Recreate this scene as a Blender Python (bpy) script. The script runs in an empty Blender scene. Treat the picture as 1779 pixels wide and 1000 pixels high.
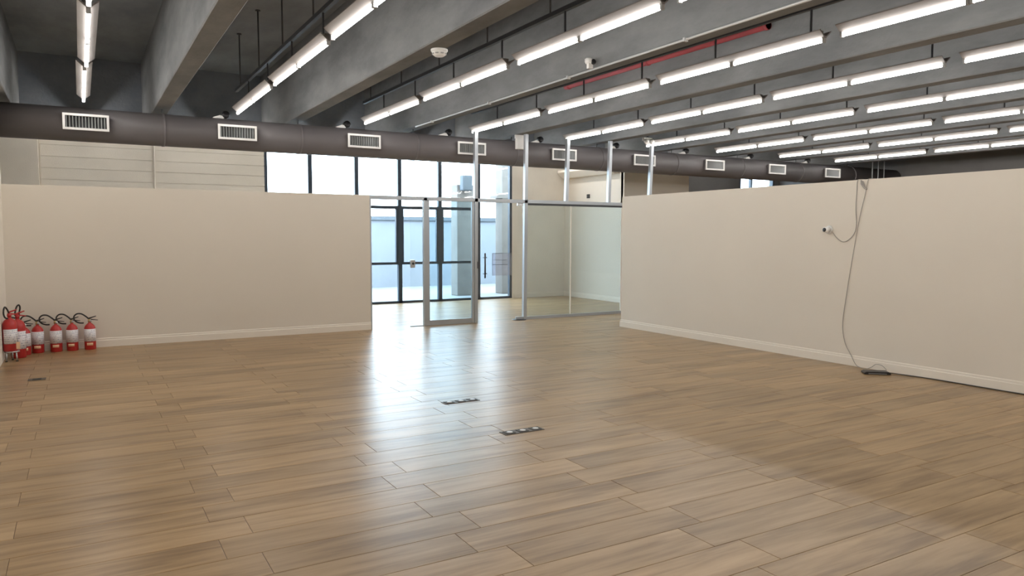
import bpy, math, random
from mathutils import Vector, Matrix
random.seed(7)
S = bpy.context.scene
C = S.collection

# ------------------------------------------------------------------ camera
F_PX, YAW, PITCH, ROLL, EYE = 1286.5, 0.527133, 0.070092, 0.00166, 1.6
cy, sy = math.cos(YAW), math.sin(YAW)
r0 = Vector((cy, -sy, 0)); f0 = Vector((sy, cy, 0)); u0 = Vector((0, 0, 1))
fw = f0 * math.cos(PITCH) - u0 * math.sin(PITCH)
u1 = u0 * math.cos(PITCH) + f0 * math.sin(PITCH)
rt = r0 * math.cos(ROLL) + u1 * math.sin(ROLL)
up = u1 * math.cos(ROLL) - r0 * math.sin(ROLL)
cd = bpy.data.cameras.new('camera'); cam = bpy.data.objects.new('camera', cd); C.objects.link(cam)
cd.sensor_width = 36.0; cd.lens = 36.0 * F_PX / 1779.0; cd.clip_start = 0.05; cd.clip_end = 300
cam.matrix_world = Matrix(((rt.x, up.x, -fw.x, 0), (rt.y, up.y, -fw.y, 0), (rt.z, up.z, -fw.z, EYE), (0, 0, 0, 1)))
S.camera = cam

# ------------------------------------------------------------------ world, exposure
TUBE_POWER = 20.0
SKY_POWER = 7.5
w = bpy.data.worlds.new('overcast_sky'); S.world = w; w.use_nodes = True
bg = w.node_tree.nodes['Background']
bg.inputs[0].default_value = (0.70, 0.86, 1.0, 1); bg.inputs[1].default_value = SKY_POWER
vs = S.view_settings
S.display_settings.display_device = 'sRGB'
vs.view_transform = 'Standard'; vs.look = 'None'; vs.exposure = 0.86; vs.gamma = 1.0; vs.use_curve_mapping = False

# ------------------------------------------------------------------ materials
def nt(name):
    m = bpy.data.materials.new(name); m.use_nodes = True
    return m, m.node_tree, m.node_tree.nodes['Principled BSDF']
def plain(name, col, rough=0.5, metal=0.0, spec=0.5, vary=0.0, vscale=3.0, bump=0.0, bscale=60.0):
    m, t, p = nt(name)
    p.inputs['Base Color'].default_value = (*col, 1); p.inputs['Roughness'].default_value = rough
    p.inputs['Metallic'].default_value = metal; p.inputs['Specular IOR Level'].default_value = spec
    if vary or bump:
        tc = t.nodes.new('ShaderNodeNewGeometry')
    if vary:
        n = t.nodes.new('ShaderNodeTexNoise'); n.inputs['Scale'].default_value = vscale; n.inputs['Detail'].default_value = 5
        t.links.new(tc.outputs['Position'], n.inputs['Vector'])
        cr = t.nodes.new('ShaderNodeValToRGB')
        cr.color_ramp.elements[0].position = 0.3; cr.color_ramp.elements[1].position = 0.7
        cr.color_ramp.elements[0].color = (*[c * (1 - vary) for c in col], 1)
        cr.color_ramp.elements[1].color = (*[min(1, c * (1 + vary)) for c in col], 1)
        t.links.new(n.outputs['Fac'], cr.inputs['Fac']); t.links.new(cr.outputs['Color'], p.inputs['Base Color'])
    if bump:
        n = t.nodes.new('ShaderNodeTexNoise'); n.inputs['Scale'].default_value = bscale; n.inputs['Detail'].default_value = 4
        t.links.new(tc.outputs['Position'], n.inputs['Vector'])
        b = t.nodes.new('ShaderNodeBump'); b.inputs['Strength'].default_value = bump; b.inputs['Distance'].default_value = 0.01
        t.links.new(n.outputs['Fac'], b.inputs['Height']); t.links.new(b.outputs['Normal'], p.inputs['Normal'])
    return m

def concrete(name, a, b):
    m, t, p = nt(name)
    g = t.nodes.new('ShaderNodeNewGeometry')
    mp = t.nodes.new('ShaderNodeMapping'); mp.inputs['Scale'].default_value = (1.0, 0.45, 1.3)
    t.links.new(g.outputs['Position'], mp.inputs['Vector'])
    n1 = t.nodes.new('ShaderNodeTexNoise'); n1.inputs['Scale'].default_value = 1.6; n1.inputs['Detail'].default_value = 7; n1.inputs['Roughness'].default_value = 0.62
    t.links.new(mp.outputs['Vector'], n1.inputs['Vector'])
    cr = t.nodes.new('ShaderNodeValToRGB')
    cr.color_ramp.elements[0].position = 0.32; cr.color_ramp.elements[0].color = (*a, 1)
    cr.color_ramp.elements[1].position = 0.68; cr.color_ramp.elements[1].color = (*b, 1)
    t.links.new(n1.outputs['Fac'], cr.inputs['Fac'])
    t.links.new(cr.outputs['Color'], p.inputs['Base Color'])
    p.inputs['Roughness'].default_value = 0.85; p.inputs['Specular IOR Level'].default_value = 0.25
    n2 = t.nodes.new('ShaderNodeTexNoise'); n2.inputs['Scale'].default_value = 22; n2.inputs['Detail'].default_value = 6
    t.links.new(g.outputs['Position'], n2.inputs['Vector'])
    bu = t.nodes.new('ShaderNodeBump'); bu.inputs['Strength'].default_value = 0.35; bu.inputs['Distance'].default_value = 0.012
    t.links.new(n2.outputs['Fac'], bu.inputs['Height']); t.links.new(bu.outputs['Normal'], p.inputs['Normal'])
    return m

def wood_tile():
    m, t, p = nt('wood_look_porcelain')
    N = t.nodes.new; L = t.links.new
    g = N('ShaderNodeNewGeometry'); oi = N('ShaderNodeObjectInfo')
    add = N('ShaderNodeMath'); add.operation = 'ADD'
    L(oi.outputs['Random'], add.inputs[0]); L(g.outputs['Random Per Island'], add.inputs[1])
    fr = N('ShaderNodeMath'); fr.operation = 'FRACT'; L(add.outputs[0], fr.inputs[0])
    off = N('ShaderNodeMath'); off.operation = 'MULTIPLY'; off.inputs[1].default_value = 57.0; L(fr.outputs[0], off.inputs[0])
    cmb = N('ShaderNodeCombineXYZ'); L(off.outputs[0], cmb.inputs[0]); L(off.outputs[0], cmb.inputs[2])
    va = N('ShaderNodeVectorMath'); va.operation = 'ADD'; L(g.outputs['Position'], va.inputs[0]); L(cmb.outputs[0], va.inputs[1])
    mp = N('ShaderNodeMapping'); mp.inputs['Scale'].default_value = (0.9, 11.0, 1.0); L(va.outputs[0], mp.inputs['Vector'])
    n1 = N('ShaderNodeTexNoise'); n1.inputs['Scale'].default_value = 1.6; n1.inputs['Detail'].default_value = 8; n1.inputs['Roughness'].default_value = 0.6
    n1.inputs['Distortion'].default_value = 0.5
    L(mp.outputs['Vector'], n1.inputs['Vector'])
    mp2 = N('ShaderNodeMapping'); mp2.inputs['Scale'].default_value = (0.6, 3.0, 1.0); L(va.outputs[0], mp2.inputs['Vector'])
    n2 = N('ShaderNodeTexNoise'); n2.inputs['Scale'].default_value = 1.4; n2.inputs['Detail'].default_value = 3
    L(mp2.outputs['Vector'], n2.inputs['Vector'])
    cr = N('ShaderNodeValToRGB'); e = cr.color_ramp.elements
    e[0].position = 0.36; e[0].color = (0.195, 0.113, 0.046, 1)
    e[1].position = 0.64; e[1].color = (0.425, 0.283, 0.145, 1)
    x = e.new(0.5); x.color = (0.335, 0.216, 0.102, 1)
    mx = N('ShaderNodeMix'); mx.data_type = 'FLOAT'; mx.inputs[0].default_value = 0.45
    L(n1.outputs['Fac'], mx.inputs[2]); L(n2.outputs['Fac'], mx.inputs[3]); L(mx.outputs[0], cr.inputs['Fac'])
    # tone of each piece
    mr = N('ShaderNodeMapRange'); mr.inputs[3].default_value = 0.88; mr.inputs[4].default_value = 1.10; L(fr.outputs[0], mr.inputs[0])
    mul = N('ShaderNodeVectorMath'); mul.operation = 'SCALE'; L(cr.outputs['Color'], mul.inputs[0]); L(mr.outputs[0], mul.inputs['Scale'])
    L(mul.outputs[0], p.inputs['Base Color'])
    p.inputs['Roughness'].default_value = 0.31; p.inputs['Specular IOR Level'].default_value = 0.5
    bu = N('ShaderNodeBump'); bu.inputs['Strength'].default_value = 0.06; bu.inputs['Distance'].default_value = 0.004
    L(n1.outputs['Fac'], bu.inputs['Height']); L(bu.outputs['Normal'], p.inputs['Normal'])
    return m

def glass(name, tint, ior=1.45, haze=0.0):
    m = bpy.data.materials.new(name); m.use_nodes = True; t = m.node_tree
    t.nodes.clear(); N = t.nodes.new
    out = N('ShaderNodeOutputMaterial'); mix = N('ShaderNodeMixShader'); fr = N('ShaderNodeFresnel')
    # same reflectance from both sides of the thin pane
    ge = N('ShaderNodeNewGeometry'); mi = N('ShaderNodeMix'); mi.data_type = 'FLOAT'; mi.inputs[2].default_value = ior; mi.inputs[3].default_value = 1.0/ior
    t.links.new(ge.outputs['Backfacing'], mi.inputs[0]); t.links.new(mi.outputs[0], fr.inputs[0])
    tr = N('ShaderNodeBsdfTransparent'); tr.inputs[0].default_value = (*tint, 1)
    gl = N('ShaderNodeBsdfGlossy'); gl.inputs['Roughness'].default_value = 0.03
    t.links.new(fr.outputs[0], mix.inputs[0]); t.links.new(gl.outputs[0], mix.inputs[2])
    if haze:
        df = N('ShaderNodeBsdfDiffuse'); df.inputs[0].default_value = (0.8, 0.85, 0.85, 1)
        mh = N('ShaderNodeMixShader'); mh.inputs[0].default_value = haze
        t.links.new(tr.outputs[0], mh.inputs[1]); t.links.new(df.outputs[0], mh.inputs[2]); t.links.new(mh.outputs[0], mix.inputs[1])
    else:
        t.links.new(tr.outputs[0], mix.inputs[1])
    t.links.new(mix.outputs[0], out.inputs[0])
    return m

def emitter(name, col, power):
    m, t, p = nt(name)
    p.inputs['Base Color'].default_value = (0.9, 0.9, 0.9, 1)
    p.inputs['Emission Color'].default_value = (*col, 1); p.inputs['Emission Strength'].default_value = power
    return m

def printed_label():
    # white paper label with rows of small grey-blue print, in the label's own coordinates
    m, t, p = nt('printed_paper_label')
    N = t.nodes.new; L = t.links.new
    tc = N('ShaderNodeTexCoord'); sp = N('ShaderNodeSeparateXYZ'); L(tc.outputs['Generated'], sp.inputs[0])
    wv = N('ShaderNodeMath'); wv.operation = 'MULTIPLY'; wv.inputs[1].default_value = 44.0; L(sp.outputs[2], wv.inputs[0])
    sn = N('ShaderNodeMath'); sn.operation = 'SINE'; L(wv.outputs[0], sn.inputs[0])
    gt = N('ShaderNodeMath'); gt.operation = 'GREATER_THAN'; gt.inputs[1].default_value = 0.35; L(sn.outputs[0], gt.inputs[0])
    ns = N('ShaderNodeTexNoise'); ns.inputs['Scale'].default_value = 14; L(tc.outputs['Generated'], ns.inputs['Vector'])
    g2 = N('ShaderNodeMath'); g2.operation = 'GREATER_THAN'; g2.inputs[1].default_value = 0.53; L(ns.outputs['Fac'], g2.inputs[0])
    ml = N('ShaderNodeMath'); ml.operation = 'MULTIPLY'; L(gt.outputs[0], ml.inputs[0]); L(g2.outputs[0], ml.inputs[1])
    mx = N('ShaderNodeMix'); mx.data_type = 'RGBA'
    mx.inputs['A'].default_value = (0.80, 0.77, 0.78, 1); mx.inputs['B'].default_value = (0.30, 0.31, 0.40, 1)
    L(ml.outputs[0], mx.inputs['Factor']); L(mx.outputs['Result'], p.inputs['Base Color'])
    p.inputs['Roughness'].default_value = 0.5
    return m

M = dict(
    wall=plain('cream_painted_drywall', (0.745, 0.685, 0.595), 0.75, spec=0.25, vary=0.02, vscale=0.8),
    block=plain('beige_painted_block', (0.80, 0.745, 0.66), 0.8, spec=0.2, vary=0.04, vscale=2.0, bump=0.15),
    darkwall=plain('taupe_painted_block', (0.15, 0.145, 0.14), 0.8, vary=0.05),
    skirting=plain('cream_satin_skirting', (0.82, 0.755, 0.66), 0.45),
    grout=plain('brown_grout', (0.16, 0.10, 0.065), 0.9),
    wood=wood_tile(),
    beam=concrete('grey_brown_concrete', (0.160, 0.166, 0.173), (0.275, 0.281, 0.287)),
    slab=concrete('dark_concrete', (0.215, 0.240, 0.270), (0.335, 0.365, 0.400)),
    girder=concrete('blue_grey_concrete', (0.20, 0.22, 0.25), (0.29, 0.31, 0.345)),  # girder's own blue-grey concrete, mottled at random
    duct=plain('taupe_painted_duct', (0.150, 0.137, 0.140), 0.55, vary=0.06, vscale=1.5),
    tray=plain('dark_steel_tray', (0.075, 0.080, 0.090), 0.5, metal=0.3),
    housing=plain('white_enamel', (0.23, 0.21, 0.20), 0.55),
    holder=plain('grey_lampholder', (0.42, 0.42, 0.42), 0.5),
    tube=emitter('lit_tube', (1.0, 0.975, 0.94), TUBE_POWER),
    vent=plain('white_vent_enamel', (0.78, 0.77, 0.75), 0.4),
    ventdark=plain('dark_vent_throat', (0.02, 0.02, 0.022), 0.8),
    slat=plain('grey_vent_slat', (0.30, 0.31, 0.31), 0.5),
    alu=plain('satin_aluminium', (0.46, 0.49, 0.52), 0.4, metal=0.5),
    frame=plain('dark_blue_grey_aluminium', (0.035, 0.052, 0.075), 0.45),
    pane=glass('clear_glass', (0.97, 0.985, 0.985)),
    pane2=glass('green_tinted_glass', (0.885, 0.932, 0.935), haze=0.06),
    pane3=glass('blue_tinted_glass', (0.86, 0.94, 0.965)),
    white=plain('white_plastic', (0.80, 0.79, 0.77), 0.4),
    black=plain('black_plastic', (0.018, 0.018, 0.020), 0.4),
    rubber=plain('black_rubber_hose', (0.022, 0.020, 0.019), 0.55),
    red=plain('red_enamel', (0.48, 0.030, 0.028), 0.3),
    redpipe=plain('dull_red_pipe_paint', (0.36, 0.055, 0.065), 0.6, vary=0.15),
    label=printed_label(),
    sticker=plain('pale_orange_sticker', (0.86, 0.55, 0.34), 0.5),
    brass=plain('brass', (0.55, 0.42, 0.20), 0.35, metal=0.8),
    steel=plain('steel', (0.55, 0.56, 0.57), 0.3, metal=0.9),
    conduit=plain('galvanised_conduit', (0.62, 0.63, 0.63), 0.4, metal=0.4),
    wire=plain('grey_wire', (0.34, 0.31, 0.28), 0.6),
    wire_dark=plain('dark_wire', (0.06, 0.055, 0.05), 0.6),
    outplaster=plain('pale_exterior_plaster', (0.20, 0.225, 0.255), 0.9, vary=0.06, vscale=1.2),
    coping=plain('grey_coping', (0.10, 0.12, 0.14), 0.9),
    outcol=plain('beige_exterior_column', (0.175, 0.165, 0.155), 0.9, vary=0.14, vscale=3),
    outground=plain('light_exterior_paving', (0.17, 0.18, 0.19), 0.9, vary=0.06),
    paper=plain('white_paper', (0.85, 0.85, 0.86), 0.6),
    ink=plain('grey_ink', (0.12, 0.13, 0.15), 0.6),
    socket=plain('bronze_floor_box', (0.10, 0.085, 0.07), 0.45, metal=0.4),
    socketlid=plain('silver_socket_lid', (0.68, 0.66, 0.62), 0.35, metal=0.3),
)

# ------------------------------------------------------------------ mesh helpers
class MB:
    def __init__(s): s.v = []; s.f = []; s.smooth = []
    def box(s, x0, x1, y0, y1, z0, z1):
        b = len(s.v)
        s.v += [(x0,y0,z0),(x1,y0,z0),(x1,y1,z0),(x0,y1,z0),(x0,y0,z1),(x1,y0,z1),(x1,y1,z1),(x0,y1,z1)]
        for q in ((0,3,2,1),(4,5,6,7),(0,1,5,4),(1,2,6,5),(2,3,7,6),(3,0,4,7)):
            s.f.append(tuple(b+i for i in q)); s.smooth.append(False)
        return s
    def prism(s, prof, axis, a, b):
        # profile in the plane across `axis`, counter-clockwise seen from +axis
        n = len(prof); o = len(s.v)
        for t in (a, b):
            for (p, q) in prof:
                s.v.append({'x': (t, p, q), 'y': (p, t, q), 'z': (p, q, t)}[axis])
        for i in range(n):
            j = (i+1) % n; s.f.append((o+i, o+j, o+n+j, o+n+i)); s.smooth.append(False)
        s.f.append(tuple(o+i for i in range(n-1, -1, -1))); s.f.append(tuple(o+n+i for i in range(n))); s.smooth += [False, False]
        return s
    def lathe(s, prof, n=20, c=(0,0,0), axis='z'):
        # prof: list of (radius, height)
        o = len(s.v); k = len(prof)
        for i in range(n):
            a = 2*math.pi*i/n
            for (r, h) in prof:
                x, y = r*math.cos(a), r*math.sin(a)
                p = {'z': (x, y, h), 'x': (h, x, y), 'y': (y, h, x)}[axis]
                s.v.append((c[0]+p[0], c[1]+p[1], c[2]+p[2]))
        for i in range(n):
            j = (i+1) % n
            for m in range(k-1):
                s.f.append((o+i*k+m, o+j*k+m, o+j*k+m+1, o+i*k+m+1)); s.smooth.append(True)
        s.f.append(tuple(o+i*k for i in range(n-1, -1, -1))); s.f.append(tuple(o+i*k+k-1 for i in range(n))); s.smooth += [False, False]
        return s
    def sweep(s, pts, r, n=8, closed=False):
        pts = [Vector(p) for p in pts]; o = len(s.v); k = len(pts)
        up_ = Vector((0.13, 0.21, 0.97))
        for i, p in enumerate(pts):
            a = pts[max(0, i-1)]; b = pts[min(k-1, i+1)]
            d = (b-a).normalized()
            e1 = d.cross(up_)
            if e1.length < 1e-3: e1 = d.cross(Vector((1, 0, 0)))
            e1.normalize(); e2 = e1.cross(d)
            rr = r[i] if isinstance(r, (list, tuple)) else r
            for j in range(n):
                a_ = 2*math.pi*j/n
                s.v.append(tuple(p + e1*(rr*math.cos(a_)) + e2*(rr*math.sin(a_))))
        for i in range(k-1):
            for j in range(n):
                j2 = (j+1) % n
                s.f.append((o+i*n+j, o+i*n+j2, o+(i+1)*n+j2, o+(i+1)*n+j)); s.smooth.append(True)
        s.f.append(tuple(o+j for j in range(n-1, -1, -1))); s.f.append(tuple(o+(k-1)*n+j for j in range(n))); s.smooth += [False, False]
        return s
    def mesh(s, name, mat):
        me = bpy.data.meshes.new(name); me.from_pydata(s.v, [], s.f); me.validate()
        me.polygons.foreach_set('use_smooth', s.smooth[:len(me.polygons)] if len(me.polygons) == len(s.smooth) else [False]*len(me.polygons))
        if mat: me.materials.append(M[mat])
        me.update(); return me
    def build(s, name, mat, parent=None, bevel=0.0):
        o = bpy.data.objects.new(name, s.mesh(name, mat)); C.objects.link(o)
        if parent: o.parent = parent
        if bevel:
            b = o.modifiers.new('bevel', 'BEVEL'); b.width = bevel; b.segments = 2; b.limit_method = 'ANGLE'; b.angle_limit = 0.6
        return o
def spline(pts, n=8):
    P = [Vector(p) for p in pts]; P = [P[0]*2-P[1]] + P + [P[-1]*2-P[-2]]; out = []
    for i in range(1, len(P)-2):
        for k in range(n):
            t = k/n; a, b, c, d = P[i-1], P[i], P[i+1], P[i+2]
            out.append(0.5*((2*b)+(c-a)*t+(2*a-5*b+4*c-d)*t*t+(3*b-a-3*c+d)*t**3))
    out.append(P[-2]); return out
def empty(name, loc=(0,0,0), rz=0.0):
    o = bpy.data.objects.new(name, None); C.objects.link(o); o.location = loc; o.rotation_euler = (0, 0, rz); o.empty_display_size = 0.1
    return o
def tag(o, label, cat, group=None):
    o['label'] = label; o['category'] = cat
    if group: o['group'] = group
    return o
def struct(o, label=None, cat=None):
    o['kind'] = 'structure'
    if label: o['label'] = label
    if cat: o['category'] = cat
    return o
def inst(name, me, parent, loc=(0,0,0), rot=(0,0,0)):
    o = bpy.data.objects.new(name, me); C.objects.link(o); o.location = loc; o.rotation_euler = rot; o.parent = parent
    return o
def copy_tree(src, parent=None):
    c = src.copy(); C.objects.link(c); c.parent = parent
    for ch in list(src.children): copy_tree(ch, c)
    return c

# ------------------------------------------------------------------ dimensions (metres; x right along the glazed front, y towards it)
XL, XR, YN, YB = -0.895, 19.6, -4.0, 16.5        # left wall, far right wall, rear wall, window wall
PY, PH = 12.09, 2.285                           # partition plane and height
RX = 8.25                                       # right partition face
SLAB, BEAMZ = 4.64, 3.52
ROW0, ROWP = 0.12, 2.062
TUBEZ = 3.50

# ------------------------------------------------------------------ floor
floor = struct(MB().box(-3.0, XR, YN, YB, -0.12, -0.0035).build('floor', 'grout'), 'brown wood-look plank tile floor', 'floor')
PW, PL, GAP = 0.27458, 1.11, 0.0028
def plank_geo(mb, x0, x1, y0, y1):
    g, c = GAP/2, 0.0016
    x0 += g; x1 -= g; y0 += g; y1 -= g
    o = len(mb.v)
    mb.v += [(x0,y0,-0.003),(x1,y0,-0.003),(x1,y1,-0.003),(x0,y1,-0.003),
             (x0,y0,-c*0.6),(x1,y0,-c*0.6),(x1,y1,-c*0.6),(x0,y1,-c*0.6),
             (x0+c,y0+c,0),(x1-c,y0+c,0),(x1-c,y1-c,0),(x0+c,y1-c,0)]
    for q in ((0,1,5,4),(1,2,6,5),(2,3,7,6),(3,0,4,7),(4,5,9,8),(5,6,10,9),(6,7,11,10),(7,4,8,11),(8,9,10,11)):
        mb.f.append(tuple(o+i for i in q)); mb.smooth.append(False)
def see(x, y, z):
    d = Vector((x, y, z-EYE)); zc = d.dot(fw)
    if zc < 0.3: return None
    return (889.5+F_PX*d.dot(rt)/zc, 500-F_PX*d.dot(up)/zc, zc)
cells = []
i0 = int(math.floor((YN-2.145)/PW)); i1 = int(math.ceil((YB-2.145)/PW))
for i in range(i0, i1):
    ya, yb = max(YN, 2.145+i*PW), min(YB, 2.145+(i+1)*PW)
    if yb-ya < 0.02: continue
    start = (1.685 if i % 2 == 0 else 1.86) + random.uniform(-0.012, 0.012)
    j = int(math.floor((-3.0-start)/PL))
    while start+j*PL < XR:
        xa, xb = max(-3.0, start+j*PL), min(XR, start+(j+1)*PL); j += 1
        if xb-xa < 0.02: continue
        cells.append((xa, xb, ya, yb))
ranked = []
for c in cells:
    q = see((c[0]+c[1])/2, (c[2]+c[3])/2, 0)
    vis = q and -260 < q[0] < 2040 and q[1] < 1060 and c[1] > XL and c[0] < RX and c[3] < PY
    ranked.append((q[2] if vis else 1e9, c))
ranked.sort(key=lambda t: t[0])
mbp = MB(); plank_geo(mbp, 0, PL, 0, PW); plank_me = mbp.mesh('plank', 'wood')
rest = MB(); n_single = 0
for d, (xa, xb, ya, yb) in ranked:
    if n_single < 300 and d < 1e8:
        n_single += 1
        if abs(xb-xa-PL) < 1e-6 and abs(yb-ya-PW) < 1e-6:
            inst('plank', plank_me, floor, (xa, ya, 0))
        else:
            m_ = MB(); plank_geo(m_, xa, xb, ya, yb); m_.build('plank', 'wood', floor)
    else:
        plank_geo(rest, xa, xb, ya, yb)
rp = rest.build('plank_field', 'wood', floor); rp['kind'] = 'stuff'

# ------------------------------------------------------------------ ceiling: slab, beams, girder
ceiling = struct(MB().box(-3.0, XR, YN, YB+0.2, SLAB, SLAB+0.2).build('ceiling', 'slab'), 'dark raw concrete slab with deep beams', 'ceiling')
bm_ = MB().prism([(-0.115, BEAMZ+0.012), (-0.103, BEAMZ), (0.103, BEAMZ), (0.115, BEAMZ+0.012), (0.115, SLAB), (-0.115, SLAB)], 'y', YN, 14.9).mesh('beam', 'beam')
for k in range(-1, 9):
    inst('beam', bm_, ceiling, (1.147+2.06*k, 0, 0))
MB().box(-3.0, XR, 14.9, 15.2, 3.76, SLAB).build('girder', 'girder', ceiling)

# ------------------------------------------------------------------ walls
struct(MB().box(XL-0.2, XL, YN, PY+0.05, -0.1, SLAB).build('wall_left', 'wall'))
struct(MB().box(-3.2, -3.0, PY-0.2, YB+0.2, -0.1, SLAB).build('wall_far_left', 'block'))
struct(MB().box(-3.0, XL-0.2, PY-0.25, PY-0.05, -0.1, SLAB).build('wall_behind_left', 'block'))
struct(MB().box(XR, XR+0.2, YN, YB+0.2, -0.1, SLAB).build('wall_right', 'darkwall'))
struct(MB().box(XL-0.2, XR, YN-0.2, YN, -0.1, SLAB).build('wall_rear', 'wall'))
WX0, WX1, WTOP = 3.47, 9.60, 3.52
SX0, SX1, SZ0 = 17.80, 19.34, 2.3
wb = MB()
wb.box(-3.0, WX0, YB+0.02, YB+0.2, -0.1, SLAB)
wb.box(WX0, WX1, YB+0.02, YB+0.2, WTOP, SLAB)
wb.box(WX1, 11.3, YB, YB+0.2, -0.1, SLAB)
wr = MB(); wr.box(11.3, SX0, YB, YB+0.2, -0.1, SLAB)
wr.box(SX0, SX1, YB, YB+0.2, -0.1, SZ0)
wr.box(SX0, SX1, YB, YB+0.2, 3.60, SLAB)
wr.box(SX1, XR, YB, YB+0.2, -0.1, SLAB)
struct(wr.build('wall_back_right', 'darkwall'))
wall_back = struct(wb.build('wall_back', 'block'))
# courses of painted wall panels left of the window
for (a, b) in ((-0.60, 1.33), (1.33, WX0)):
    z = 0.05
    while z < 3.5:
        mm = MB(); e = 0.004
        mm.box(a+0.006, b-0.006, YB, YB+0.03, z+e, z+0.2165-e)
        mm.build('panel', 'block', wall_back)
        z += 0.2165
MB().box(-1.6, -0.62, YB-0.22, YB+0.02, -0.0, 3.6).build('pilaster', 'block', wall_back)
MB().sweep([(1.33, YB-0.018, 0.1), (1.33, YB-0.018, 3.6)], 0.018, 8).build('conduit', 'skirting', wall_back)
# left partition
wp = struct(MB().box(XL, 4.25, PY, PY+0.11, 0, PH).build('wall_partition_left', 'wall'), 'low cream partition wall')
def skirt(name, p, q, nrm, h=0.13, t=0.016):
    # moulded skirting between p and q, proud along nrm
    p = Vector((*p, 0)); q = Vector((*q, 0)); n = Vector((*nrm, 0)); mb = MB()
    prof = [(0, 0), (t, 0), (t, h*0.72), (t*0.55, h*0.78), (t*0.55, h*0.93), (t*0.2, h), (0, h)]
    k = len(prof)
    for e in (p, q):
        for (a, z) in prof: mb.v.append(tuple(e + n*a + Vector((0, 0, z))))
    for i in range(k):
        j = (i+1) % k; mb.f.append((i, j, k+j, k+i)); mb.smooth.append(False)
    mb.f.append(tuple(range(k-1, -1, -1))); mb.f.append(tuple(range(k, 2*k))); mb.smooth += [False, False]
    return struct(mb.build(name, 'skirting'))
skirt('baseboard_partition_left', (XL, PY), (4.25, PY), (0, -1))
# right partition
struct(MB().box(RX, RX+0.12, YN, 10.33, 0, PH+0.005).build('wall_partition_right', 'wall'), 'long low cream partition wall')
skirt('baseboard_partition_right', (RX, 10.33), (RX, YN), (-1, 0))
skirt('baseboard_partition_end', (RX-0.016, 10.33), (RX+0.12, 10.33), (0, 1))
# inner room behind the glass: wall running away from the camera and its return
wi = MB(); wi.box(11.22, 11.34, 14.02, YB, 0, 3.46); wi.box(11.22, 13.28, 13.98, 14.10, 0, 3.46)
struct(wi.build('wall_inner_room', 'wall'))
skirt('baseboard_inner_room', (11.22, YB), (11.22, 13.98), (-1, 0))
skirt('baseboard_back', (WX1+0.05, YB), (11.22, YB), (0, -1))
MB().prism([(10.86, 3.30), (10.86, 3.24), (11.02, 3.10), (11.22, 3.10), (11.22, 3.30)], 'y', 14.15, 16.3).build('trim_1', 'wall')
struct(bpy.data.objects['trim_1'])
t2 = empty('junction_box', (11.22, 15.4, 2.61)); tag(t2, 'small black junction box on the cream wall behind glass', 'junction box')
MB().box(-0.035, 0, -0.05, 0.05, -0.05, 0.05).build('case', 'black', t2, 0.006)
MB().box(-0.040, -0.034, -0.035, 0.035, -0.035, 0.035).build('cover', 'wire_dark', t2)

# ------------------------------------------------------------------ window wall glazing
win = empty('window_1', (0, YB, 0)); struct(win, 'dark framed full-height glazing onto the yard')
mull = [WX0+0.02, 4.44, 5.50, 6.545, 7.585, 8.64, WX1-0.03]
TR, MR = 2.265, 0.95
for i, x in enumerate(mull):
    h = 0.035 if i in (0, 6) else 0.046
    MB().box(x-h, x+h, 0.0, 0.10, 0.0, WTOP).build('mullion', 'frame', win, 0.004)
    if 0 < i < 5:    # door stiles meeting at the mullion, thicker below the transom
        MB().box(x-0.095, x+0.095, 0.012, 0.088, MR, TR-0.03).build('stile', 'frame', win, 0.004)
MB().box(mull[0], mull[6], 0.0, 0.10, WTOP-0.05, WTOP).build('head_rail', 'frame', win)
MB().box(mull[0], mull[6], 0.0, 0.10, 0.0, 0.055).build('sill_rail', 'frame', win)
for i in range(5):
    a, b = mull[i]+0.03, mull[i+1]-0.03
    MB().box(a, b, 0.01, 0.09, TR-0.035, TR+0.035).build('transom', 'frame', win)
    MB().box(a, b, 0.02, 0.08, MR-0.03, MR+0.03).build('middle_rail', 'frame', win)
for i in range(6):
    a, b = mull[i]+0.03, mull[i+1]-0.03
    spans = [(0.055, MR-0.03), (MR+0.03, TR-0.035), (TR+0.035, WTOP-0.05)] if i < 5 else [(0.055, WTOP-0.05)]
    for (z0, z1) in spans:
        MB().box(a, b, 0.045, 0.051, z0, z1).build('pane', 'pane', win)
win2 = empty('window_2', (0, YB, 0)); struct(win2, 'small bright window at the far right of the back wall')
for x in (SX0+0.02, 18.33, SX1-0.02):
    MB().box(x-0.03, x+0.03, 0.0, 0.10, SZ0, 3.60).build('mullion', 'frame', win2)
MB().box(SX0, SX1, 0, 0.1, 3.55, 3.60).build('head_rail', 'frame', win2); MB().box(SX0, SX1, 0, 0.1, SZ0, SZ0+0.05).build('sill_rail', 'frame', win2)
for (a, b) in ((SX0+0.05, 18.30), (18.36, SX1-0.05)):
    MB().box(a, b, 0.045, 0.051, SZ0+0.05, 3.55).build('pane', 'pane', win2)

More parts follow.
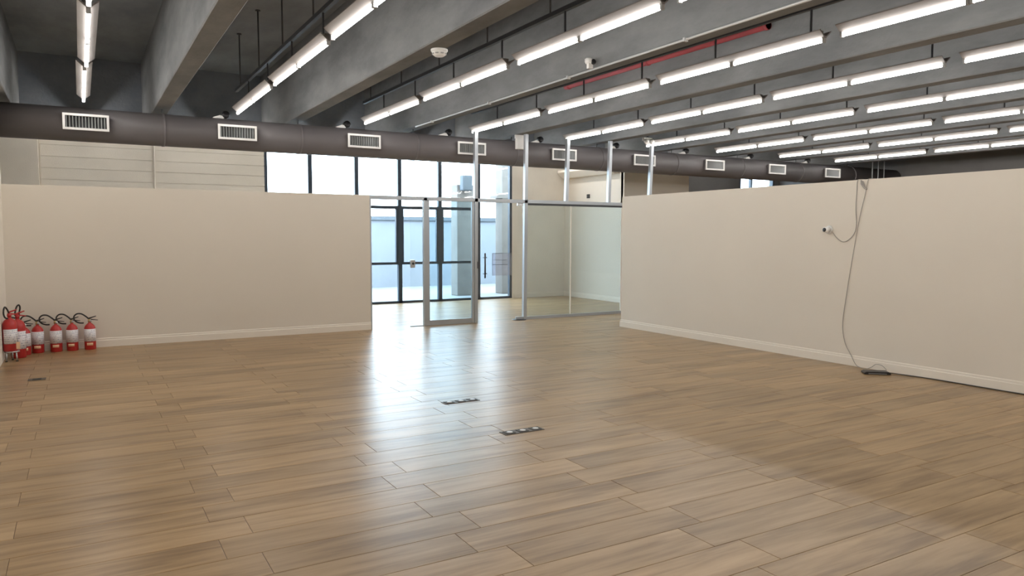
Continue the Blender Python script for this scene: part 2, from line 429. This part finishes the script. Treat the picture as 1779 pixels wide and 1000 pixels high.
# ------------------------------------------------------------------ glass partition with aluminium frame
gp = empty('glass_partition', (0, PY, 0)); tag(gp, 'aluminium framed glass partition with door between the cream walls', 'partition')
def post(name, x, z0, z1, lean=0.0, w=0.066, d=0.07):
    # aluminium channel: web with two flanges and lips
    mb = MB(); t = 0.010
    prof = [(-w/2, 0), (w/2, 0), (w/2, d), (w/2-t*1.8, d), (w/2-t*1.8, d-t), (w/2-t, d-t), (w/2-t, t), (-w/2+t, t), (-w/2+t, d-t), (-w/2+t*1.8, d-t), (-w/2+t*1.8, d), (-w/2, d)]
    k = len(prof)
    for (z, dx) in ((z0, 0), (z1, lean)):
        for (a, b) in prof: mb.v.append((x+dx+a, b, z))
    for i in range(k):
        j = (i+1) % k; mb.f.append((i, j, k+j, k+i)); mb.smooth.append(False)
    mb.f.append(tuple(range(k-1, -1, -1))); mb.f.append(tuple(range(k, 2*k))); mb.smooth += [False, False]
    return mb.build(name, 'alu', gp)
post('post', 5.275, 0, PH-0.02)
post('post', 6.275, 0, 3.50, 0.012)
post('post', 7.330, 0, BEAMZ, 0.03)
post('post', 8.285, PH, 3.50, 0.035)
post('post', 9.325, PH, BEAMZ, 0.035)
post('post', 10.40, PH, 3.50, 0.05)
MB().box(4.25, 10.9, 0.0, 0.07, PH-0.065, PH).build('header_rail', 'alu', gp, 0.004)
MB().box(4.25, 4.275, 0.0, 0.07, 0.0, PH-0.065).build('wall_jamb', 'alu', gp)
MB().box(7.36, 10.9, 0.0, 0.06, 0.0, 0.055).build('floor_channel', 'alu', gp)
MB().box(7.36, 10.9, 0.015, 0.045, PH-0.10, PH-0.065).build('glazing_bead', 'tray', gp)
# framed fixed leaf between the two left posts
MB().box(5.352, 6.198, 0.012, 0.058, 0.0, 0.095).build('bottom_rail', 'alu', gp, 0.004)
MB().box(5.352, 6.198, 0.030, 0.038, 0.095, PH-0.065).build('pane', 'pane3', gp)
for xx in (5.308, 6.198):
    MB().box(xx, xx+0.044, 0.010, 0.060, 0.0, PH-0.065).build('stile', 'alu', gp, 0.004)
# narrow fixed side pane with the strike lock
MB().box(4.99, 5.242, 0.030, 0.038, 0.012, PH-0.065).build('pane', 'pane', gp)
MB().box(4.985, 5.242, 0.022, 0.046, 0.0, 0.014).build('pane_shoe', 'alu', gp)
lk = MB().box(4.995, 5.075, 0.008, 0.060, 1.04, 1.18).build('lock', 'steel', gp, 0.008)
MB().lathe([(0.0, -0.004), (0.022, -0.004), (0.022, 0.010), (0, 0.010)], 14, (5.035, 0.006, 1.115), 'y').build('keyhole', 'black', lk)
# right fixed panes
MB().box(7.366, 8.392, 0.026, 0.036, 0.055, PH-0.065).build('pane', 'pane2', gp)
MB().box(8.400, 9.66, 0.026, 0.036, 0.055, PH-0.065).build('pane', 'pane2', gp)
MB().box(9.668, 10.88, 0.026, 0.036, 0.055, PH-0.065).build('pane', 'pane2', gp)
MB().box(8.386, 8.406, 0.022, 0.040, 0.055, PH-0.065).build('silicone_joint', 'skirting', gp)
MB().box(9.654, 9.674, 0.022, 0.040, 0.055, PH-0.065).build('silicone_joint', 'skirting', gp)
# pivot door
dr = empty('door_1', (0, PY, 0)); struct(dr, 'frameless glass pivot door with a pair of long pull bars')
MB().box(6.325, 7.280, 0.030, 0.040, 0.012, PH-0.075).build('pane', 'pane', dr)
for (x, y) in ((6.440, -0.035), (6.520, 0.105)):
    h = MB().sweep([(x, y, 0.82), (x, y, 1.28)], 0.013, 10).build('pull_bar', 'tray', dr)
    for z in (0.90, 1.20):
        yy = 0.030 if y < 0 else 0.040
        MB().sweep([(x, y, z), (x, yy, z)], 0.008, 8).build('standoff', 'tray', h)
MB().box(6.298, 6.345, -0.012, 0.0, 1.00, 1.13).build('strike_plate', 'tray', dr, 0.004)
MB().box(7.17, 7.296, 0.018, 0.052, PH-0.115, PH-0.066).build('top_patch', 'steel', dr, 0.004)
fc = MB().box(7.14, 7.296, 0.018, 0.052, 0.012, 0.06).build('bottom_patch', 'alu', dr, 0.004)
MB().lathe([(0, 0.0005), (0.135, 0.0005), (0.13, 0.010), (0, 0.012)], 24, (7.22, 0.035, 0)).build('floor_closer_plate', 'tray', dr)
nt_ = empty('door_notice', (6.625, PY+0.028, 0.86)); tag(nt_, 'translucent white notice with outlined boxes on the glass door', 'notice')
M['film'] = glass('frosted_film', (0.85, 0.85, 0.9), haze=0.14)
MB().box(0, 0.42, -0.002, 0, 0, 0.42).build('sheet', 'film', nt_)
for (x0, x1, z0, z1) in ((0, 0.008, 0.20, 0.42), (0, 0.30, 0.412, 0.42), (0, 0.30, 0.285, 0.291), (0, 0.33, 0.20, 0.208), (0, 0.005, 0.0, 0.20)):
    MB().box(x0, x1, -0.004, -0.002, z0, z1).build('printed_line', 'ink', nt_)

# ------------------------------------------------------------------ air duct and vents
DY, DZ, DR_ = 12.62, 3.205, 0.242
duct = tag(MB().sweep([(-3.0, DY, DZ), (XR, DY, DZ)], DR_, 40).build('air_duct', 'duct'), 'long round taupe air duct running below the concrete beams', 'air duct')
for k in range(9):
    x = ROW0+1.03+2.062*k
    MB().lathe([(DR_-0.01, -0.02), (DR_+0.006, -0.02), (DR_+0.006, 0.02), (DR_-0.01, 0.02)], 40, (x, DY, DZ), 'x').build('duct_joint', 'duct', duct)
for k in range(9):
    x = 1.147+2.06*k
    MB().sweep([(x, DY, DZ+0.235), (x, DY, BEAMZ)], 0.008, 6).build('hanger_rod', 'tray', duct)
slat_me = MB().box(-0.003, 0.003, 0.0, 0.035, -0.082, 0.082).mesh('slat', 'slat')
fr_mb = MB(); W_, H_, B_ = 0.29, 0.115, 0.032
fr_mb.box(-W_, W_, -0.012, 0.01, H_-B_, H_); fr_mb.box(-W_, W_, -0.012, 0.01, -H_, -H_+B_)
fr_mb.box(-W_, -W_+B_, -0.012, 0.01, -H_+B_, H_-B_); fr_mb.box(W_-B_, W_, -0.012, 0.01, -H_+B_, H_-B_)
frame_me = fr_mb.mesh('vent_frame', 'vent')
neck = MB(); neck.box(-0.262, 0.262, 0.042, 0.16, -0.09, 0.09); neck_me = neck.mesh('throat', 'ventdark')
nk = MB()
for (a, b, c, d) in ((-0.28, 0.28, 0.09, 0.105), (-0.28, 0.28, -0.105, -0.09), (-0.28, -0.264, -0.09, 0.09), (0.264, 0.28, -0.09, 0.09)):
    nk.box(a, b, 0.008, 0.16, c, d)
collar_me = nk.mesh('collar', 'duct')
ORD = ['first', 'second', 'third', 'fourth', 'fifth', 'sixth', 'seventh', 'eighth', 'ninth', 'tenth']
for k in range(9):
    v = empty('air_vent', (ROW0+ROWP*k+0.01, DY-0.29, DZ+0.005))
    tag(v, 'white framed air vent on the round duct, %s from the left' % ORD[k], 'air vent', 'air vents along the duct')
    inst('vent_frame', frame_me, v); inst('throat', neck_me, v); inst('collar', collar_me, v)
    for s_ in range(13):
        inst('slat', slat_me, v, (-0.24+0.04*s_, 0.0, 0), (0, 0, 0.5))

# ------------------------------------------------------------------ tube light rows, cable trays
hp = [(-0.012, 0.020), (0.012, 0.020), (0.018, 0.028), (0.084, 0.084), (0.084, 0.092), (0.077, 0.092), (0.014, 0.040), (-0.014, 0.040), (-0.077, 0.092), (-0.084, 0.092), (-0.084, 0.084), (-0.018, 0.028)]
FL = 2.37
housing_me = MB().prism(hp, 'y', 0, FL).mesh('reflector', 'housing')
spine = MB().box(-0.03, 0.03, 0.05, FL-0.05, 0.046, 0.10); spine_me = spine.mesh('gear_box', 'housing')
tube_me = MB().lathe([(0.0, 0), (0.0165, 0.0), (0.0178, 0.012), (0.0178, 1.118), (0.0165, 1.130), (0, 1.130)], 10, axis='y').mesh('tube', 'tube')
hold = MB(); hold.box(-0.018, 0.018, 0, 0.022, -0.022, 0.034); hold_me = hold.mesh('lamp_holder', 'holder')
link = MB(); link.box(-0.03, 0.03, -0.09, 0.09, 0.05, 0.09); link_me = link.mesh('junction', 'holder')
NF = 6
long_rod_me = MB().sweep([(0, 0, 0.09), (0, 0, 3.759-TUBEZ)], 0.008, 6).mesh('rod', 'tray')
for k in range(9):
    x = ROW0+ROWP*k
    for j in range(-1, NF):
        y0 = 12.28-2.55*j-FL if j >= 0 else 13.80
        if y0 < YN: continue
        f = empty('tube_light', (x + (-0.012 if (k+j) % 3 == 0 else 0.006), y0, TUBEZ))
        tag(f, 'lit twin-tube trough light, %s row from left wall, %s' % (ORD[k], ORD[j]+' back from the duct' if j >= 0 else 'beyond the duct'), 'light fixture', 'suspended tube lights')
        inst('reflector', housing_me, f); inst('gear_box', spine_me, f)
        inst('tube', tube_me, f, (0, 0.026, 0)); inst('tube', tube_me, f, (0, 1.214, 0))
        for y in (0.003, 1.157, 1.191, FL-0.025): inst('lamp_holder', hold_me, f, (0, y, 0))
        if j < 0:
            for y in (1.18, 1.32): inst('rod', long_rod_me, f, (0, y, 0))
# trays
rod_me = MB().sweep([(0, 0, 3.87), (0, 0, SLAB)], 0.010, 6).mesh('rod', 'tray')
cap_me = MB().lathe([(0, SLAB-0.012), (0.035, SLAB-0.012), (0.035, SLAB), (0, SLAB)], 10).mesh('rod_plate', 'tray')
drop_me = MB().box(-0.008, 0.008, -0.008, 0.008, TUBEZ+0.101, 3.828).mesh('drop_hanger', 'tray')
for k in range(9):
    x = ROW0+ROWP*k
    t = MB(); t.box(-0.022, 0.022, YN+0.3, 12.3, 3.828, 3.834); t.box(-0.022, -0.017, YN+0.3, 12.3, 3.834, 3.872); t.box(0.017, 0.022, YN+0.3, 12.3, 3.834, 3.872)
    tr = t.build('cable_tray', 'tray'); tr.location = (x, 0, 0)
    tag(tr, 'dark steel cable channel hung above the %s tube-light row from left' % ORD[k], 'cable tray', 'cable channels above the light rows')
    y = 11.96
    while y > YN+0.4:
        r_ = inst('rod', rod_me, tr, (0, y, 0)); inst('rod_plate', cap_me, r_)
        y -= 1.36
    y = 11.35
    while y > YN+0.4:
        inst('drop_hanger', drop_me, tr, (0, y, 0)); y -= 1.275

# ------------------------------------------------------------------ devices on the ceiling
sd = empty('smoke_detector', (3.275, 7.13, BEAMZ)); tag(sd, 'round white smoke detector under the third concrete beam', 'smoke detector')
MB().lathe([(0, 0), (0.088, 0), (0.088, -0.018), (0.080, -0.024), (0, -0.024)][::-1], 24).build('base', 'white', sd)
MB().lathe([(0, -0.070), (0.046, -0.070), (0.060, -0.060), (0.074, -0.040), (0.078, -0.024), (0, -0.024)], 24).build('head', 'white', sd)
for a in range(8):
    aa = a*math.pi/4
    MB().box(-0.016, 0.016, -0.004, 0.004, -0.052, -0.040).build('smoke_slot', 'holder', sd)
    s_ = sd.children[-1]; s_.location = (0.071*math.cos(aa), 0.071*math.sin(aa), 0); s_.rotation_euler = (0, 0, aa+math.pi/2)
cp = MB().sweep([(5.145, YN+0.2, BEAMZ-0.016), (5.145, 12.2, BEAMZ-0.016)], 0.0125, 8).build('conduit_pipe', 'conduit')
tag(cp, 'thin galvanised conduit running under the concrete beam with the detector', 'conduit')
for y in (3.5, 5.5, 7.5, 9.5, 11.5):
    MB().box(5.12, 5.17, y-0.012, y+0.012, BEAMZ-0.036, BEAMZ-0.0005).build('clip', 'conduit', cp)
ds = empty('beam_sensor', (5.03, 6.93, BEAMZ+0.04)); tag(ds, 'small white sensor with black lens on the beam beside the conduit', 'sensor')
MB().lathe([(0, -0.02), (0.035, -0.02), (0.045, 0.0), (0.045, 0.03), (0.02, 0.05), (0, 0.05)], 16).build('body', 'white', ds)
MB().lathe([(0, 0), (0.03, 0), (0.034, 0.03), (0, 0.04)], 14, (0.04, -0.045, 0), 'y').build('lens', 'black', ds)
MB().box(-0.02, 0.04, -0.03, 0.01, -0.075, -0.02).build('bracket', 'white', ds)
rpipe = MB().sweep([(7.150, 6.24, 4.10), (7.150, 10.5, 4.10)], 0.045, 14).build('sprinkler_pipe', 'redpipe')
tag(rpipe, 'dull red pipe running along the side of a concrete beam', 'pipe')
for y in (6.26, 8.4, 10.4):
    MB().lathe([(0.045, -0.02), (0.054, -0.02), (0.054, 0.02), (0.045, 0.02)], 14, (7.150, y, 4.10), 'y').build('pipe_clamp', 'redpipe', rpipe)
# spotlights standing on the duct
SPX = [2.00, 3.97, 5.90, 7.90, 9.80, 11.78, 13.85, 15.9]
SPD = ['leftmost', 'second', 'third', 'fourth', 'fifth', 'sixth', 'seventh', 'eighth']
for i, x in enumerate(SPX):
    s_ = empty('duct_spotlight', (x, DY-0.03, DZ+DR_-0.004))
    tag(s_, 'small black spotlight with white arm atop the duct, %s from left wall' % SPD[i] if i else 'small black spotlight with white arm atop the duct, nearest the left wall', 'spotlight', 'spotlights on the duct')
    MB().lathe([(0, -0.07), (0.045, -0.07), (0.06, -0.04), (0.06, 0.03), (0.04, 0.06), (0, 0.06)], 16, (0.06, 0, 0.065), 'y').build('head', 'black', s_)
    MB().prism([(-0.13, 0.0), (0.03, 0.0), (0.03, 0.035), (-0.03, 0.05), (-0.13, 0.012)], 'y', -0.04, 0.03).build('arm', 'white', s_)
wbx = empty('wall_speaker', (7.235, PY+0.16, 3.25)); tag(wbx, 'white boxy speaker hung beside the tall post in front of duct', 'speaker')
MB().box(0, 0.20, 0, 0.075, 0, 0.20).build('case', 'white', wbx, 0.01)
MB().box(0.02, 0.18, -0.004, 0.0, 0.02, 0.18).build('grille', 'vent', wbx)
MB().box(-0.02, 0.20, 0.02, 0.06, 0.20, 0.27).build('bracket', 'white', wbx)
em = empty('emergency_light', (10.24, PY-0.06, 3.60)); tag(em, 'white twin-head emergency light beside the top of the rightmost post', 'emergency light')
MB().box(-0.11, 0.13, -0.03, 0.03, -0.035, 0.035).build('case', 'white', em, 0.008)
for dx in (-0.07, 0.07):
    h = MB().lathe([(0, -0.07), (0.05, -0.07), (0.052, -0.03), (0.03, 0.01), (0, 0.012)], 16, (dx, -0.02, -0.05), 'y').build('lamp_head', 'white', em)
    MB().lathe([(0, -0.073), (0.042, -0.073), (0.042, -0.069), (0, -0.069)], 16, (dx, -0.02, -0.05), 'y').build('lens', 'vent', h)
MB().box(0.0, 0.03, -0.01, 0.01, 0.03, 0.16).build('stem', 'tray', em)

# ------------------------------------------------------------------ fire extinguishers
def ext_small():
    e = empty('fire_extinguisher')
    MB().lathe([(0, 0), (0.066, 0), (0.072, 0.006), (0.072, 0.285), (0.070, 0.305), (0.058, 0.335), (0.036, 0.360), (0.018, 0.372), (0.018, 0.388), (0, 0.388)], 24).build('cylinder', 'red', e)
    mb = MB(); n = 22
    for i in range(n+1):
        a = math.radians(-90-105+210*i/n)
        for z in (0.118, 0.292): mb.v.append((0.0735*math.cos(a), 0.0735*math.sin(a), z))
        for z in (0.118, 0.292): mb.v.append((0.0722*math.cos(a), 0.0722*math.sin(a), z))
    for i in range(n):
        o = i*4; mb.f += [(o, o+4, o+5, o+1), (o+2, o+3, o+7, o+6), (o+1, o+5, o+7, o+3), (o, o+2, o+6, o+4)]; mb.smooth += [True]*4
    lb = mb.build('paper_label', 'label', e)
    mb = MB(); n = 8
    for i in range(n+1):
        a = math.radians(-90-38+62*i/n)
        for rr in (0.0735, 0.0722):
            for z in (0.062, 0.100): mb.v.append((rr*math.cos(a), rr*math.sin(a), z))
    for i in range(n):
        o = i*4; mb.f += [(o, o+4, o+5, o+1), (o+2, o+3, o+7, o+6), (o+1, o+5, o+7, o+3), (o, o+2, o+6, o+4)]; mb.smooth += [True]*4
    mb.build('sticker', 'sticker', e)
    v = MB().lathe([(0, 0.385), (0.020, 0.385), (0.022, 0.40), (0.018, 0.425), (0, 0.43)], 14).build('valve', 'brass', e)
    MB().prism([(-0.01, 0.418), (0.10, 0.405), (0.105, 0.412), (0.0, 0.432)], 'y', -0.009, 0.009).build('carry_handle', 'rubber', e)
    MB().prism([(-0.01, 0.432), (0.0, 0.430), (0.085, 0.462), (0.080, 0.470), (-0.012, 0.446)], 'y', -0.009, 0.009).build('squeeze_lever', 'rubber', e)
    MB().lathe([(0, -0.012), (0.016, -0.012), (0.016, 0.0), (0, 0.0)], 12, (0.012, -0.016, 0.405), 'y').build('gauge', 'steel', v)
    MB().sweep(spline([(-0.005, 0.005, 0.425), (-0.04, 0.02, 0.462), (-0.095, 0.032, 0.502), (-0.150, 0.034, 0.504), (-0.184, 0.034, 0.470), (-0.182, 0.034, 0.425), (-0.155, 0.033, 0.392), (-0.115, 0.028, 0.376), (-0.07, 0.02, 0.374)]), 0.0098, 8).build('hose', 'rubber', e)
    return e
proto = ext_small()
spots = [(0.075, 11.93, 0.05, 'small red fire extinguisher standing at the right end of the row'),
         (-0.140, 11.935, -0.10, 'small red fire extinguisher, second from the right end of the row'),
         (-0.332, 11.93, 0.04, 'small red fire extinguisher in the middle of the row of five'),
         (-0.545, 11.93, 0.03, 'small red fire extinguisher, fourth from the right end of the row'),
         (-0.690, 11.79, 0.18, 'small red fire extinguisher partly hidden behind the large extinguishers')]
for i, (x, y, a, lab) in enumerate(spots):
    o = proto if i == 0 else copy_tree(proto)
    o.location = (x, y, 0); o.rotation_euler = (0, 0, a)
    tag(o, lab, 'extinguisher', 'small extinguishers along the left partition')
def ext_large(loc, rz, lab, R=0.086, hb=0.42, flip=1):
    e = empty('large_fire_extinguisher', loc, rz); tag(e, lab, 'extinguisher', 'large extinguishers in the corner')
    k = R/0.086; d = hb-0.42
    MB().lathe([(0, 0), (0.078*k, 0), (R, 0.008), (R, hb), (0.082*k, hb+0.02), (0.066*k, hb+0.052), (0.040*k, hb+0.075), (0.02, hb+0.088), (0.02, hb+0.105), (0, hb+0.105)], 26).build('cylinder', 'red', e)
    mb = MB(); n = 20
    for i in range(n+1):
        a = math.radians(-90-62+136*i/n)
        for rr in (R+0.0018, R+0.0002):
            for z in (hb*0.29, hb*0.84): mb.v.append((rr*math.cos(a), rr*math.sin(a), z))
    for i in range(n):
        o = i*4; mb.f += [(o, o+4, o+5, o+1), (o+2, o+3, o+7, o+6), (o+1, o+5, o+7, o+3), (o, o+2, o+6, o+4)]; mb.smooth += [True]*4
    mb.build('paper_label', 'label', e)
    MB().lathe([(0, 0.52+d), (0.024, 0.52+d), (0.026, 0.54+d), (0.02, 0.565+d), (0, 0.57+d)], 14).build('valve', 'red', e)
    MB().prism([(-0.015, 0.552+d), (0.095, 0.540+d), (0.098, 0.550+d), (0.0, 0.570+d)], 'y', -0.011, 0.011).build('carry_handle', 'red', e)
    MB().prism([(-0.015, 0.572+d), (0.0, 0.570+d), (0.085, 0.605+d), (0.080, 0.615+d), (-0.016, 0.586+d)], 'y', -0.011, 0.011).build('squeeze_lever', 'red', e)
    return e
e1 = ext_large((-0.812, 11.30, 0.13), 0.15, 'large red fire extinguisher raised on a small grey stand in the corner', 0.080, 0.335)
MB().sweep(spline([(0, 0, 0.475), (-0.02, -0.02, 0.53), (-0.045, -0.06, 0.565), (-0.062, -0.10, 0.54), (-0.066, -0.11, 0.48), (-0.05, -0.09, 0.435), (-0.02, -0.085, 0.42)]), 0.010, 8).build('hose', 'rubber', e1)
e2 = ext_large((-0.745, 11.56, 0.0), 0.2, 'large red fire extinguisher standing on floor behind the raised one')
MB().sweep(spline([(-0.02, 0, 0.55), (-0.02, 0, 0.60), (0.0, 0, 0.67), (0.025, 0, 0.69), (0.035, 0, 0.65), (0.025, 0.02, 0.58), (0.02, 0.04, 0.50)]), 0.010, 8).build('hose', 'rubber', e2)
tg = empty('hang_tag', (-0.725, 11.205, 0.16)); tag(tg, 'pale orange inspection tag on wire hanging from the raised extinguisher', 'tag')
MB().box(-0.02, 0.02, -0.002, 0.002, 0, 0.09).build('card', 'sticker', tg)
MB().sweep([(0, 0, 0.09), (-0.02, 0.01, 0.2)], 0.002, 5).build('string', 'wire', tg)
st = empty('extinguisher_stand', (-0.800, 11.30, 0)); tag(st, 'small grey wire floor stand carrying the large extinguisher', 'stand')
MB().lathe([(0.060, 0.115), (0.085, 0.115), (0.085, 0.129), (0.060, 0.129)], 24).build('ring', 'steel', st)
for a in (-2.3, -0.85, 1.57):
    MB().sweep([(0.075*math.cos(a), 0.075*math.sin(a), 0.122), (0.086*math.cos(a), 0.086*math.sin(a), 0.0)], 0.009, 8).build('leg', 'steel', st)
    MB().lathe([(0, 0), (0.016, 0), (0.014, 0.01), (0, 0.01)], 10, (0.086*math.cos(a), 0.086*math.sin(a), 0)).build('foot', 'rubber', st)

# ------------------------------------------------------------------ floor boxes
def floor_box(loc, n, w_, d_, lab):
    b = empty('floor_box', loc); tag(b, lab, 'floor socket', 'floor socket boxes')
    MB().box(-w_/2, w_/2, -d_/2, d_/2, 0.0, 0.004).build('plate', 'socket', b, 0.001)
    for i in range(n):
        x = -w_/2+w_*(i+0.5)/n
        l = MB().prism([(x-0.042, -d_*0.36), (x+0.042, -d_*0.36), (x+0.042, d_*0.36), (x-0.042, d_*0.36)], 'z', 0.004, 0.008).build('lid', 'wire_dark', b, 0.001)
        MB().lathe([(0, 0.008), (0.026, 0.008), (0.024, 0.0095), (0, 0.0095)], 14, (x+0.006, 0.0, 0)).build('socket', 'socketlid' if n == 3 else 'black', l)
    return b
floor_box((3.135, 6.375, 0), 3, 0.37, 0.11, 'bronze floor socket box farther from camera in the window reflection')
floor_box((3.09, 5.14, 0), 3, 0.37, 0.11, 'bronze floor socket box with three silver lids, nearest the camera')
floor_box((-0.468, 9.70, 0), 1, 0.17, 0.14, 'small dark floor socket box near the fire extinguishers')

# ------------------------------------------------------------------ right partition: device, cables, router
wd = empty('wall_camera', (RX, 6.14, 1.685)); tag(wd, 'small white wall camera with black lens on the right partition', 'camera')
MB().lathe([(0, -0.02), (0.048, -0.02), (0.055, -0.008), (0.055, 0.0), (0, 0.0)], 20, axis='x').build('base', 'white', wd)
MB().lathe([(0, -0.10), (0.032, -0.10), (0.036, -0.06), (0.036, -0.02), (0, -0.02)], 18, axis='x').build('body', 'white', wd)
MB().lathe([(0, -0.104), (0.025, -0.104), (0.025, -0.099), (0, -0.099)], 16, axis='x').build('lens', 'black', wd)
XW = RX-0.012
c1 = MB().sweep(spline([(XW-0.01, 6.09, 1.665), (XW, 6.02, 1.58), (XW, 5.94, 1.535), (XW, 5.86, 1.555), (XW, 5.78, 1.64), (XW, 5.755, 1.75), (XW, 5.77, 1.95), (XW, 5.765, 2.15), (XW, 5.76, PH-0.01), (RX+0.03, 5.75, PH+0.012), (RX+0.10, 5.74, PH+0.012)]), 0.0045, 6).build('hanging_cable', 'wire')
tag(c1, 'thin grey cable drooping from the wall camera up over the partition', 'cable')
c2 = MB().sweep(spline([(RX+0.10, 5.60, PH+0.012), (RX+0.03, 5.61, PH+0.012), (XW, 5.62, PH-0.01), (XW, 5.65, 2.12), (XW, 5.72, 1.80), (XW, 5.80, 1.30), (XW, 5.87, 0.80), (XW, 5.90, 0.50), (XW, 5.86, 0.28), (XW-0.012, 5.76, 0.13), (XW-0.03, 5.68, 0.03), (XW-0.06, 5.60, 0.008), (XW-0.10, 5.50, 0.008), (XW-0.11, 5.42, 0.04), (XW-0.11, 5.36, 0.085), (XW-0.12, 5.28, 0.085), (XW-0.14, 5.21, 0.05), (8.07, 5.20, 0.030)]), 0.0038, 6).build('hanging_cable', 'wire')
tag(c2, 'long thin grey cable hanging from the partition top down to the router', 'cable')
c3 = MB()
c3.sweep(spline([(XW, 5.71, PH-0.005), (XW-0.01, 5.70, 2.24), (XW-0.012, 5.66, 2.19), (XW-0.01, 5.63, 2.17), (XW-0.008, 5.66, 2.20), (XW-0.004, 5.69, 2.27)], 6), 0.010, 6)
kn = c3.build('cable_bundle', 'wire'); tag(kn, 'tangled knot of grey cable ends at the partition top', 'cable')
ro = empty('router', (7.99, 5.265, 0.0), math.radians(-40)); tag(ro, 'flat black router lying on floor by the right skirting', 'router')
MB().prism([(-0.145, 0.006), (-0.135, 0.002), (0.135, 0.002), (0.145, 0.006), (0.145, 0.022), (0.12, 0.034), (-0.12, 0.034), (-0.145, 0.022)], 'y', -0.07, 0.07).build('case', 'black', ro, 0.004)
MB().box(-0.10, 0.10, -0.0715, -0.0695, 0.010, 0.015).build('front_strip', 'holder', ro)
for dx in (-0.09, 0.09): MB().box(dx-0.02, dx+0.02, -0.05, 0.05, 0.0, 0.003).build('foot', 'rubber', ro)
c4 = MB().sweep(spline([(8.10, 5.19, 0.014), (8.18, 5.05, 0.007), (8.222, 4.7, 0.007), (8.224, 4.2, 0.007), (8.224, 3.4, 0.007), (8.222, 2.0, 0.007)]), 0.006, 6).build('floor_cable', 'wire_dark')
tag(c4, 'dark power cable lying along the right skirting from the router', 'cable')
# slim vertical conduits beyond the right partition
for i, x in enumerate((18.05, 18.3, 18.55)):
    c = MB().sweep([(x, 12.2, 0), (x, 12.2, 3.60)], 0.014, 8).build('thin_conduit', 'conduit')
    MB().lathe([(0, 0), (0.03, 0), (0.03, 0.02), (0, 0.02)], 10, (x, 12.2, 0)).build('base_cap', 'conduit', c)
    tag(c, 'slim vertical conduit beyond the right partition, %s of three' % ('left', 'middle', 'right')[i], 'conduit', 'slim conduits beyond the partition')

# ------------------------------------------------------------------ outside
struct(MB().box(-12, 34, YB+0.2, 40, -0.25, -0.05).build('floor_yard', 'outground'), 'pale paved yard outside')
yw = struct(MB().box(-12, 34, 22.5, 22.7, -0.05, 2.10).build('wall_yard', 'outplaster'), 'pale plastered boundary wall outside the window')
MB().box(-12, 34, 22.44, 22.76, 2.10, 2.22).build('coping', 'coping', yw)
cA = empty('yard_column', (9.27, 18.55, -0.05)); tag(cA, 'weathered beige column outside with a grey unit near its top', 'column')
MB().box(-0.33, 0.33, -0.2, 0.2, 0, 3.05).build('shaft', 'outcol', cA, 0.02)
MB().box(-0.26, 0.04, -0.42, -0.2, 2.88, 3.30).build('unit', 'coping', cA, 0.03)
cB = empty('yard_column', (10.66, 18.6, -0.05)); tag(cB, 'plain grey column outside nearest the right window jamb', 'column')
MB().box(-0.28, 0.28, -0.2, 0.2, 0, 4.2).build('shaft', 'outcol', cB, 0.02)
MB().box(-0.45, 0.28, -0.22, 0.22, 2.72, 2.85).build('ledge', 'outcol', cB)
